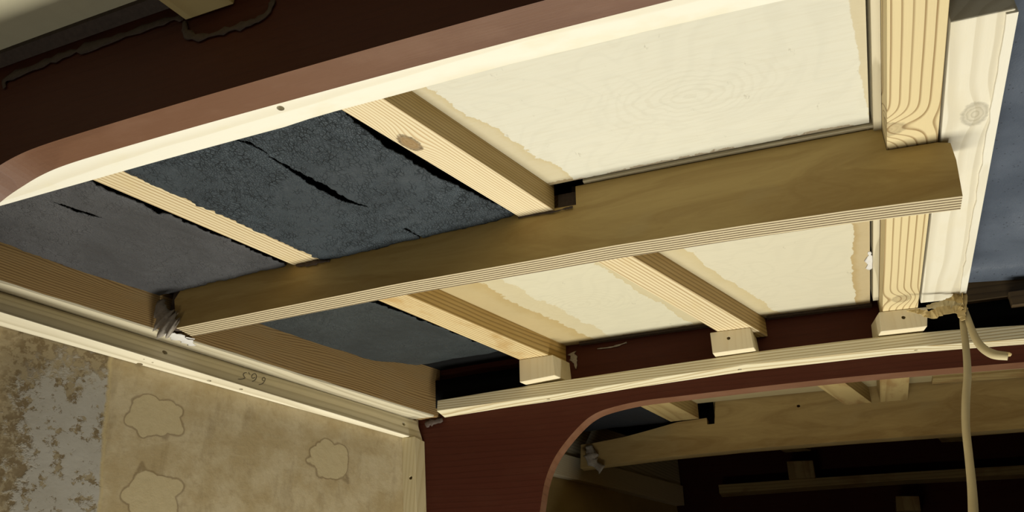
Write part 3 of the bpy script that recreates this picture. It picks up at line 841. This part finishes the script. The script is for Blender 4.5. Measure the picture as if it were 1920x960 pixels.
# corner post
def post_pt(u, v, y): return PY(u, v, y)
def post_sec(z):
    def at(pt, pb): t = (z - pt[2]) / (pb[2] - pt[2]); return (pt + (pb - pt) * t)
    a = at(PY(753, 824, 2.43), PY(755.5, 960, 2.43)); b = at(PY(778, 822, 2.43), PY(780.5, 960, 2.43)); c = at(PY(796, 823, 2.499), PY(800, 960, 2.499))
    return [(a[0], 2.43, z), (b[0], 2.43, z), (c[0], 2.499, z), (a[0] - .02, 2.499, z)]
ztp = line_at(bf0, bf1, 2.45)[2] - .001
secs = [post_sec(lerp(-1.2, ztp, i / 6)) for i in range(7)]
o = link('corner_post', loft(secs), m_pine_grey, frame((secs[0][0]), (0.02, 0, 1), (0, -1, 0)))
o.data.materials[0] = wood('post_pine', srgb(224, 208, 165), srgb(188, 164, 112), 900, 0.35, 0.8, fiber=0.2)
tag(o, 'short vertical pine batten in the corner beside the mahogany bulkhead', 'batten'); bevel(o, 0.001)
drill(o, [(PY(770, 896, 2.43), (0, -1, 0), .0065, .03)])

# ------------------------------------------------------------------ middle beam (plywood) with notches
mb_front = [(PY(u, v, YM0)[0], PY(u, v, YM0)[2]) for u, v in [(330, 615), (545, 572), (750, 531), (900, 505), (1035, 481), (1145, 461), (1370, 426), (1600, 393), (1805, 367)]]
mb_front = [(x, z) for x, z in mb_front]
def beam_bottom(x): return interp(x, mb_front)
def mid_prof():
    pts = []
    x0, x1 = mb_front[0][0], mb_front[-1][0]
    for i in range(37): x = lerp(x0, x1, i / 36); pts.append((x, beam_bottom(x)))
    top = lambda x: zs(x) + 0.055
    e1 = PY(1793, 300, YM0); e0 = PY(1782, 268, YM0)
    pts += [(e1[0], e1[2]), (e0[0], e0[2]), (0.292, zs(.292) - .004), (interp(1.56, sC_L) - .001, zs(.2) - .002), (interp(1.56, sC_L) - .001, top(.19))]
    nr = interp(1.56, sB_R) + 0.052; nl = interp(1.56, sB_L) + 0.003
    xs = [lerp(0.17, nr, i / 8) for i in range(9)]
    pts += [(x, top(x)) for x in xs]
    nz_ = PY(1075, 385, YM0)[2]
    pts += [(nr, nz_), (nl, nz_ + .004), (nl, top(nl))]
    sl, sr = interp(1.56, sA_L) + .002, interp(1.56, sA_R) - .002
    pts += [(lerp(nl, sr, i / 5), top(lerp(nl, sr, i / 5)) - 0.02) for i in range(1, 6)]
    pts += [(sr, zs(sr) - .001), (sl, zs(sl) - .001), (sl, top(sl) - .02)]
    le = PY(327, 562, YM0)
    pts += [(lerp(sl, le[0] + .02, i / 3), top(lerp(sl, le[0], i / 3)) - .04) for i in range(1, 4)] + [(le[0], le[2])]
    return pts
mp = mid_prof()
def by1(x): return 1.56 + interp(x, [(-1.58, .062), (-.3, .062), (.3, .054)])
bm = prism([(x, YM0, z) for x, z in mp], [(x, by1(x), z - .0) for x, z in mp])
for f in bm.faces:
    f.normal_update()
    c = f.calc_center_median()
    f.material_index = 1 if f.normal.z < -0.6 or (abs(f.normal.y) < .5 and abs(f.normal.x) > .5 and False) else 0
bm.normal_update()
mb = link('deck_beam', bm, [m_beam, m_ply_edge], frame((-0.6, YM0 + .002, 0.88)))
tag(mb, 'long plywood deck beam crossing the middle, with bare layered lower edge', 'beam')
for f in mb.data.polygons:
    f.material_index = 1 if f.normal.z < -0.6 else (1 if False else 0)
# filler in the notch
nf_x0 = interp(1.56, sB_R) + .004
o = link('notch_filler', slab(nf_x0, nf_x0 + .055, 1.575, 1.612, PY(1075, 388, 1.56)[2], 1.05), m_seal_dark, frame((nf_x0, 1.575, 1)), mb)
# glue line / sealant where the timbers meet the beam
crust([tuple(PY(u, v, 1.556)) for u, v in [(556, 497), (580, 495), (600, 490), (618, 489)]], [(0, .003), (.5, .007), (1, .003)], m_seal_dark, 'sealant', mb, 1.0, 4, (0, -1, 0), .4)
crust([tuple(PY(u, v, 1.556)) for u, v in [(972, 408), (1010, 401), (1042, 396), (1060, 391), (1074, 388)]], [(0, .002), (.7, .003), (1, .003)], m_seal_dark, 'sealant', mb, 1.0, 5, (0, -1, 0), .4)
# sealant at the left end of the beam
crust([tuple(PY(u, v, y)) for u, v, y in [(296, 566, 1.555), (303, 590, 1.552), (312, 606, 1.55), (325, 616, 1.55)]], [(0, .018), (.5, .030), (1, .030)], m_seal_grey, 'sealant', mb, 0.9, 6, (.2, -1, -.2), .22)
link('notch_filler', slab(-1.62, -1.575, 1.567, 1.61, .875, .99), m_seal_dark, frame((-1.6, 1.57, .9)), mb)
crust([tuple(U(u, v, lambda x, y: wc(x, y) + .004)) for u, v in [(306, 624), (330, 631), (350, 640), (362, 648)]], [(0, .014), (.4, .022), (1, .010)], m_seal_white, 'filler_smear', carlin, 0.9, 8, (0, 0, -1), .15)
crust([tuple(U(u, v, lambda x, y: wc(x, y) + .002)) for u, v in [(345, 632), (365, 636)]], [(0, .004), (1, .003)], m_seal_white, 'filler_smear', carlin, 0.6, 9, (0, 0, -1), .15)

# ------------------------------------------------------------------ far bulkhead: batten and blocks
fb_top = [(819, 751), (940, 731), (1063, 712), (1250, 684), (1450, 655), (1600, 637), (1700, 626), (1800, 617), (1920, 609)]
fb_mid = [(819, 771), (940, 754), (1030, 742), (1200, 714), (1390, 685), (1550, 667), (1690, 652), (1800, 645), (1920, 636)]
fb_low = [(835, 783), (940, 766), (1030, 753), (1200, 726), (1390, 698), (1550, 680), (1690, 664), (1800, 655), (1920, 646)]
YBF = 2.436
tp = [(PY(u, v, YBF)[0], PY(u, v, YBF)[2]) for u, v in fb_top]
md_ = [(PY(u, v, YBF)[0], PY(u, v, YBF)[2]) for u, v in fb_mid]
lo = [(PY(u, v, 2.499)[0], PY(u, v, 2.499)[2]) for u, v in fb_low]
secs = []
for i in range(41):
    x = lerp(md_[0][0], 1.5, i / 40)
    ext = max(0, x - .55) ** 2 * .03
    zt_, zm, zl_ = (interp(min(x, .55), a) - ext - max(0, x - .55) * .03 for a in (tp, md_, lo))
    secs.append([(x, YBF, zm), (x, YBF, zt_), (x, 2.499, zt_ + .005), (x, 2.499, (zl_ + zm) / 2 if False else zl_)])
fbat = link('batten', loft(secs), wood('batten_far', srgb(240, 228, 190), srgb(186, 162, 112), 1500, 0.9, 0.35, fiber=0.15, off=(0.03, 0.14)), frame(secs[0][0], (1, 0, 0)))
tag(fbat, 'long gently curved pine batten across the mahogany bulkhead above its arch', 'batten'); bevel(fbat, 0.0008)
def under(u, v):
    p = PY(u, v, 2.47); return p
drill(fbat, [((under(1028, 747)), (0, 0, -1), .0065, .02), ((under(1387, 693)), (0, 0, -1), .007, .02), ((under(1718, 659)), (0, 0, -1), .006, .015)])

def block(px, y0, y1, label, skew=0.0, hole=None, mat=None):
    """px: TL, TR, BR, BL of the front face"""
    F = [PY(u, v, y0) for u, v in px]
    if y0 < 3: F = [np.array([p[0], p[1], min(p[2], zs(p[0]) - 0.0008)]) for p in F]
    B = [(p[0] + skew, y1, p[2]) for p in F]
    o = link('block', prism([tuple(p) for p in F], B), mat or m_block, frame(tuple(F[3]), (0, 0, 1), (0, -1, 0)))
    tag(o, label, 'block', None); bevel(o, 0.0012)
    if hole: drill(o, [(PY(hole[0], hole[1], y0), (0, -1, 0), .006, .03)])
    return o
block([(973, 674), (1036, 663), (1040, 704), (974, 717)], 2.408, 2.499, 'small pine block under the leftmost far stringer, on the curved batten', .030)
block([(1330, 614), (1405, 604), (1414, 652), (1336, 663)], 2.408, 2.499, 'small pine block with one screw hole, middle of the three on the curved batten', .008, (1366, 634))
block([(1646, 577), (1738, 569), (1739, 612), (1652, 622)], 2.408, 2.499, 'small pine block beside the tied paper strap, rightmost on the curved batten', -.022, (1694, 595))
# sealant on the bulkhead by the first block
crust([tuple(PY(u, v, 2.497)) for u, v in [(1072, 662), (1078, 678), (1080, 692)]], [(0, .012), (.5, .008), (1, .003)], m_seal_grey, 'sealant', b2, 1.0, 11, (0, -1, 0), .2)
crust([tuple(PY(u, v, 2.497)) for u, v in [(1120, 654), (1150, 650), (1175, 642)]], [(0, .002), (.5, .003), (1, .002)], m_seal_grey, 'sealant', b2, 1.0, 12, (0, -1, 0), .2)
crust([tuple(PY(u, v, 2.497)) for u, v in [(1430, 598), (1429, 612), (1432, 620)]], [(0, .005), (.5, .003), (1, .002)], m_seal_dark, 'sealant', b2, 1.0, 13, (0, -1, 0), .2)
crust([tuple(PY(u, v, 2.49)) for u, v in [(798, 797), (808, 792), (830, 787)]], [(0, .010), (.5, .012), (1, .006)], m_seal_dark, 'sealant', b2, 1.0, 14, (0, -1, -.3), .4)

# black strips painted in as shade, beside the third block and the first
for (xa, xb, yb_, zz0, zz1, lab) in ((0.305, 1.5, 2.492, 0.90, 1.16, 'black strip standing in for shade above the curved batten at right'),
                                     (-1.42, -0.86, 2.49, 0.885, 1.0, 'black strip standing in for the shaded gap above the curved batten at left')):
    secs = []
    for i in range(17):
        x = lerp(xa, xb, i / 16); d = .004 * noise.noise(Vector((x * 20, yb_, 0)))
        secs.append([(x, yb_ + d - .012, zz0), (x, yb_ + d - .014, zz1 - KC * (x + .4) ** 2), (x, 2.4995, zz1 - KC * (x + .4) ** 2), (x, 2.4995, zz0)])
    tag(link('shade_strip', loft(secs), m_black, frame(secs[0][0]), smooth=True), lab, 'insulation')

# ------------------------------------------------------------------ hatch: grey sheet, dark cross board
n = NT('grey_vinyl')
nz = n.noise(n.obj, 9.0, 4, 0.55); sp = n.voro(n.obj, 150.0, 'F1')
colr = n.mix(n.ss(nz, .35, .65), srgb(84, 92, 104), srgb(100, 108, 120))
colr = n.mix(n.ss(sp, 0.16, 0.1) * 0.8, colr, srgb(58, 62, 68))
n.bump(n.noise(n.obj, 500.0, 3, .6) + n.noise(n.obj, 12.0, 3, .5) * 3.0, .4, .0012)
m_grey = n.out(colr, 0.34, 0.55)
bm = bmesh.new(); G = []
for j in range(91):
    y = lerp(-1.2, 2.450, j / 90); row = []
    for i in range(41):
        x = lerp(0.30, 1.5, i / 40)
        f = max(0, (y - 2.02) / .48)
        z = zs(x) + 0.105 + 0.006 * math.sin(x * 9 + y * 2) - 0.035 * math.exp(-((y - 2.22 - .25 * (x - .6)) / .07) ** 2) * max(0, min(1, (x - .40) * 6))
        z -= 0.055 * max(0, (y - 2.36) / .12) ** 2 if y > 2.36 else 0
        z += 0.010 * noise.noise(Vector((x * 3, y * 4, 0)))
        row.append(bm.verts.new(W((x, y, z))))
    G.append(row)
for j in range(90):
    for i in range(40): bm.faces.new((G[j][i], G[j][i + 1], G[j + 1][i + 1], G[j + 1][i]))
ret = bmesh.ops.extrude_face_region(bm, geom=list(bm.faces))
for v in ret['geom']:
    if isinstance(v, bmesh.types.BMVert): v.co.z += .004
tag(link('hatch_sheet', bm, m_grey, frame((.9, 1.5, 1.1)), smooth=True), 'grey speckled vinyl sheet in the hatch at the right edge', 'sheet')
m_dkwood = wood('dark_board', srgb(92, 74, 48), srgb(58, 44, 26), 600, .5, 1.0)
za = PY(1830, 532, 2.455)[2]; zb_ = PY(1830, 563, 2.455)[2]
o = link('hatch_coaming', slab(0.36, 1.5, 2.455, 2.478, zb_, za + .05), m_dkwood, frame((.36, 2.455, zb_)))
tag(o, 'dark brown board across the far end of the grey hatch sheet', 'board'); bevel(o, .001)
p = PY(1898, 572, 2.43); p2 = PY(1898, 546, 2.43)
o = link('clip_block', slab(p[0], p[0] + .12, 2.43, 2.454, p[2], p2[2]), m_dkwood, frame(tuple(p)))
tag(o, 'small dark block under the brown board at the right edge', 'block'); bevel(o, .001)

# ------------------------------------------------------------------ strap tied round the end of the white board
tie = PY(1806, 586, 2.33)
strap = bpy.data.objects.new('paper_strap', None); col_main.objects.link(strap)
strap.matrix_basis = Matrix.Translation(W(tie)); strap.empty_display_size = .02
tag(strap, 'cream paper strap knotted round the end of the white board, long tail hanging down', 'strap')
pth = smooth_path([tuple(PY(u, v, y)) for u, v, y in [(1804, 575, 2.335), (1806, 610, 2.325), (1811, 650, 2.31), (1814, 700, 2.30), (1811, 750, 2.29), (1811, 800, 2.28), (1817, 860, 2.26), (1822, 910, 2.24), (1825, 962, 2.22), (1828, 1040, 2.19)]], 7)
N = len(pth)
wd = [interp(i / (N - 1), [(0, .014), (.15, .017), (.5, .0195), (.75, .0215), (1, .0225)]) for i in range(N)]
link('long_tail', ribbon(pth, wd, .0035, [(1, -.25 + .5 * math.sin(i * .11), 0) for i in range(N)]), m_strap, frame(pth[0], (0, 0, -1), (0, -1, 0)), strap, smooth=True)
pth = smooth_path([tuple(PY(u, v, y)) for u, v, y in [(1806, 572, 2.335), (1815, 598, 2.32), (1826, 628, 2.30), (1840, 650, 2.285), (1862, 664, 2.27), (1890, 668, 2.26)]], 7)
N = len(pth)
wd = [interp(i / (N - 1), [(0, .014), (.5, .020), (.8, .024), (1, .021)]) for i in range(N)]
link('short_tail', ribbon(pth, wd, .0035, [(1 - i / N * .5, -.2, .0 + i / N * .9) for i in range(N)]), m_strap, frame(pth[0], (1, 0, -1), (0, -1, 0)), strap, smooth=True)
# torn corner of the short tail
a = PY(1884, 665, 2.262); 
crust([tuple(a), tuple(PY(1893, 664, 2.258)), tuple(PY(1897, 663, 2.256))], [(0, .008), (.6, .005), (1, .001)], m_tape, 'torn_end', strap, .5, 21, (0, -1, -.2), .25)
# crumpled wrap
def wrap(px, wid, seed, mat=m_tape, nm='crumpled_wrap', side=(0, 0, 1)):
    pts = smooth_path([tuple(PY(*q)) for q in px], 6); N = len(pts); r = random.Random(seed)
    sd = []; w_ = []
    for i in range(N):
        k = noise.noise(Vector((i * .45, seed, 0)))
        sd.append((side[0] + .5 * k, side[1] + .6 * noise.noise(Vector((i * .5, seed, 9))), side[2] + .3 * k))
        w_.append(interp(i / (N - 1), wid) * (1 + .35 * noise.noise(Vector((i * .8, seed, 3)))))
    pts = [tuple(Vector(p) + Vector((0, .003, .003)) * noise.noise(Vector((i * .7, seed, 1)))) for i, p in enumerate(pts)]
    return link(nm, ribbon(pts, w_, .002, sd), mat, frame(pts[0]), strap)
wrap([(1700, 583, 2.30), (1722, 584, 2.305), (1745, 590, 2.31), (1765, 583, 2.31), (1790, 580, 2.325), (1803, 583, 2.32)], [(0, .003), (.25, .018), (.5, .026), (1, .02)], 1)
wrap([(1738, 576, 2.315), (1760, 572, 2.32), (1785, 572, 2.325), (1802, 576, 2.33)], [(0, .01), (.5, .026), (1, .02)], 2, m_strap)
wrap([(1770, 566, 2.33), (1788, 562, 2.335), (1800, 552, 2.345), (1806, 560, 2.335), (1808, 580, 2.32)], [(0, .012), (.5, .03), (1, .02)], 3)
wrap([(1806, 522, 2.36), (1805, 540, 2.35), (1806, 560, 2.335), (1802, 585, 2.32), (1806, 600, 2.315)], [(0, .006), (.4, .018), (.7, .026), (1, .012)], 4, side=(1, -.3, 0))
wrap([(1790, 548, 2.355), (1797, 565, 2.335), (1800, 580, 2.325), (1806, 592, 2.32)], [(0, .01), (.5, .02), (1, .015)], 5, side=(1, 0, .2))

# ------------------------------------------------------------------ next compartment seen through the arch
m_pine_dimmed = wood('pine_dimmed', srgb(196, 170, 112), srgb(150, 118, 66), 900, 0.5, 1.0, fiber=0.2, blotch=srgb(150, 104, 56), blotch_amt=0.5)  # pine with the forward compartments' dimness put into its colour
b2_bot = [(PY(u, v, YB0)[0], PY(u, v, YB0)[2]) for u, v in [(1100, 876), (1130, 872), (1250, 857), (1400, 842), (1600, 826), (1800, 812), (1920, 803)]]
def far_beam():
    pts = []
    for i in range(31):
        x = lerp(-0.99, .63, i / 30); pts.append((x, interp(x, b2_bot)))
    for x in (.9, 1.2, 1.5): pts.append((x, interp(.63, b2_bot) - .03 * (x - .63) - .02 * (x - .63) ** 2))
    for i in range(20):
        x = lerp(1.5, -0.415, i / 19); pts.append((x, zs(x) + .075))
    xn0, xn1 = PY(1337, 770, YB0)[0], PY(1324, 770, YB0)[0]
    zn = PY(1335, 795, YB0)[2]
    pts += [(xn0, zn), (xn1 - .001, zn)] + [(xn1 - .001, 1.0)]
    xs0 = PY(1270, 795, YB0)[0]
    pts += [(xs0, .995)]
    pts += [(-0.70, .972), (-.8, .955), (-.93, .942), (-.985, .94)]
    return pts
fp = far_beam()
fbm = link('deck_beam', prism([(x, YB0, z) for x, z in fp], [(x, YB1, z) for x, z in fp]), m_beam_far, frame((-.2, YB0, .9)))
tag(fbm, 'dim tan plywood deck beam seen through the arch, in the next compartment', 'beam')
drill(fbm, [(PY(1497, 761, YB0), (0, -1, 0), .007, .02)])
s3A_L = [xy(1190, 757), xy(1272, 798)]; s3A_R = [(y, x + .115) for y, x in s3A_L]
o = stringer('stringer', s3A_L, s3A_R, YF1, YB0, 0.0, -.10, m_pine_dimmed, 'stringer beside the black foam patch, through the arch'); bevel(o)
s3B_R = [xy(1620, 735), xy(1637, 758)]; s3B_L = [(y, x - .10) for y, x in s3B_R]
s3B_L = [xy(1530, 722), xy(1588, 762)]
s3B_R = [(y, x + .094) for y, x in s3B_L]
o = stringer('stringer', s3B_L, s3B_R, YF1, YB0, 0.0, -.09, m_pine_dimmed, 'slanting stringer in the middle of the next compartment, through the arch'); bevel(o)
s3C_L = [xy(1648, 712), xy(1650, 754)]; s3C_R = [xy(1705, 708), xy(1702, 750)]
s3C_L = [(YF1, .185), (YB0, xy(1650, 754)[1])]; s3C_R = [(YF1, .28), (YB0, xy(1702, 750)[1])]
o = stringer('stringer', s3C_L, s3C_R, YF1, YB0, 0.0, -.09, m_pine_dimmed, 'straight stringer left of the hanging strap, through the arch'); bevel(o)
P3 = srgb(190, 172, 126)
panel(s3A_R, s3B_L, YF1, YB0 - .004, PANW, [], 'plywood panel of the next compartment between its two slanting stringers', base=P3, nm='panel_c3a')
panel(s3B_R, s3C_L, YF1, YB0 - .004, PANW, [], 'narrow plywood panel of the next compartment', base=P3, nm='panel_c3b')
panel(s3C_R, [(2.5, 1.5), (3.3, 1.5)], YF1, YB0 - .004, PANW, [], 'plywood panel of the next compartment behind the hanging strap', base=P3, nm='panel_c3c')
# pale strip on the panel edge at right
secs = []
for i in range(9):
    x = lerp(PY(1745, 706, YB0 - .02)[0], 1.5, i / 8)
    secs.append([(x, YB0 - .07, zs(x) + .052), (x, YB0 - .004, zs(x) + .052), (x, YB0 - .004, zs(x) + .09), (x, YB0 - .07, zs(x) + .09)])
link('panel_lath', loft(secs), m_pine_dimmed, frame(secs[0][0]), ceil)
foam_sheet([(YF1, -1.12), (YB0, -0.99)], [(y, x - .003) for y, x in s3A_L], YF1, YB0 - .003, lambda x, y: 0.0, m_foam_d, 'black foam insulation patch seen through the left of the arch', [], nx=40, ny=30, rag=(.004, .003), far_rag=.003)
# carlin + batten along the wall there
c0, c1 = U(1030, 845, .085), U(1330, 925, .085)
r0, r1 = U(1040, 866, .13), U(1320, 938, .13)
e0, e1 = U(1035, 899, .19), U(1320, 966, .19)
def wline(pa, pb, y): return line_at(pa, pb, y)
secs = []; secs2 = []
for i in range(13):
    y = lerp(YF1 + .002, 4.04, i / 12)
    a = wline(c0, c1, y); r_ = wline(r0, r1, y); e_ = wline(e0, e1, y)
    secs.append([(a[0], y, a[2]), (a[0] - .005, y, a[2] + .17), (wall2_x(y, a[2]), y, a[2] + .17), (wall2_x(y, a[2]), y, a[2])])
    secs2.append([(r_[0], y, e_[2] + .012), (r_[0], y, a[2] - .001), (wall2_x(y, a[2]), y, a[2] - .001), (wall2_x(y, e_[2]) + .001, y, e_[2] + .012)])
o = link('carlin', loft(secs), m_pine_grey, frame(secs[0][0], (.3, 1, 0))); tag(o, 'timber carlin on the left wall of the next compartment, through the arch', 'beam'); bevel(o)
cf = o
o = link('batten', loft(secs2), m_block, frame(secs2[0][0], (.3, 1, 0))); tag(o, 'dim batten along the wall seen at the bottom left of the arch', 'batten'); bevel(o)
crust([tuple(PY(u, v, 3.27)) for u, v in [(1104, 835), (1108, 850), (1112, 866), (1130, 880)]], [(0, .012), (.5, .022), (1, .012)], m_seal_grey, 'sealant', fbm, .8, 31, (.3, -1, -.2), .5)
# batten and blocks on the forward bulkhead
Y4 = 3.96
secs = []
t4 = [(PY(u, v, Y4)[0], PY(u, v, Y4)[2]) for u, v in [(1347, 909), (1500, 898), (1700, 885), (1920, 872)]]
l4 = [(PY(u, v, Y4)[0], PY(u, v, Y4)[2]) for u, v in [(1352, 925), (1500, 914), (1700, 900), (1920, 889)]]
for i in range(17):
    x = lerp(t4[0][0], 1.6, i / 16); xx = min(x, .72)
    secs.append([(x, Y4, interp(xx, l4)), (x, Y4, interp(xx, t4)), (x, 4.045, interp(xx, t4)), (x, 4.045, interp(xx, l4))])
o = link('batten', loft(secs), m_pine_dimmed, frame(secs[0][0])); tag(o, 'dim batten across the darkest bulkhead at the lower right', 'batten'); bevel(o)
block([(1475, 865), (1524, 863), (1529, 895), (1479, 897)], Y4 - .03, 4.045, 'dim block standing on the batten in the darkest compartment', mat=m_pine_dimmed)
F = [(1679, 930), (1723, 930), (1727, 957), (1681, 958)]
block(F, Y4 - .03, 4.045, 'faint block at the bottom edge, below the dim batten', mat=m_pine_dimmed)
s4L = [xy(1430, 842), (3.93, PY(1475, 865, 3.93)[0])]
o = stringer('stringer', [(YB1, PY(1475, 865, 3.93)[0] - .22), (3.93, PY(1475, 865, 3.93)[0])], [(YB1, PY(1524, 865, 3.93)[0] - .22), (3.93, PY(1524, 865, 3.93)[0])], YB1, 3.93, .0, -.09, m_pine_dimmed, 'shadowed stringer above the dim block'); bevel(o)
o = stringer('stringer', [(YB1, PY(1800, 850, 3.93)[0] - .20), (3.93, PY(1770, 850, 3.93)[0])], [(YB1, PY(1800, 850, 3.93)[0] - .10), (3.93, PY(1770, 850, 3.93)[0] + .1)], YB1, 3.93, .0, -.09, m_pine_dimmed, 'shadowed stringer behind the hanging strap'); bevel(o)

# white speck of filler by the right panel's edge
crust([tuple(U(1630, 472, PANW + .001)), tuple(U(1632, 488, PANW + .001)), tuple(U(1630, 506, PANW + .001))], [(0, .006), (.5, .011), (1, .006)], m_seal_white, 'filler_smear', ceil, 1.0, 41, (0, 0, -1), .2)

# groups of look-alikes
for o in list(col_main.objects):
    if o.parent is None and o.get('category'):
        k = o.name.split('.')[0]
        g = {'stringer': 'fore and aft stringers under the deck', 'insulation_foam': 'foam insulation sheets between the stringers',
             'block': 'small blocks on the battens', 'deck_beam': 'plywood deck beams', 'batten': 'battens round the bulkheads and walls',
             'carlin': 'carlins along the left wall', 'shade_strip': 'black shade strips above the curved batten'}.get(k)
        if g: o['group'] = g
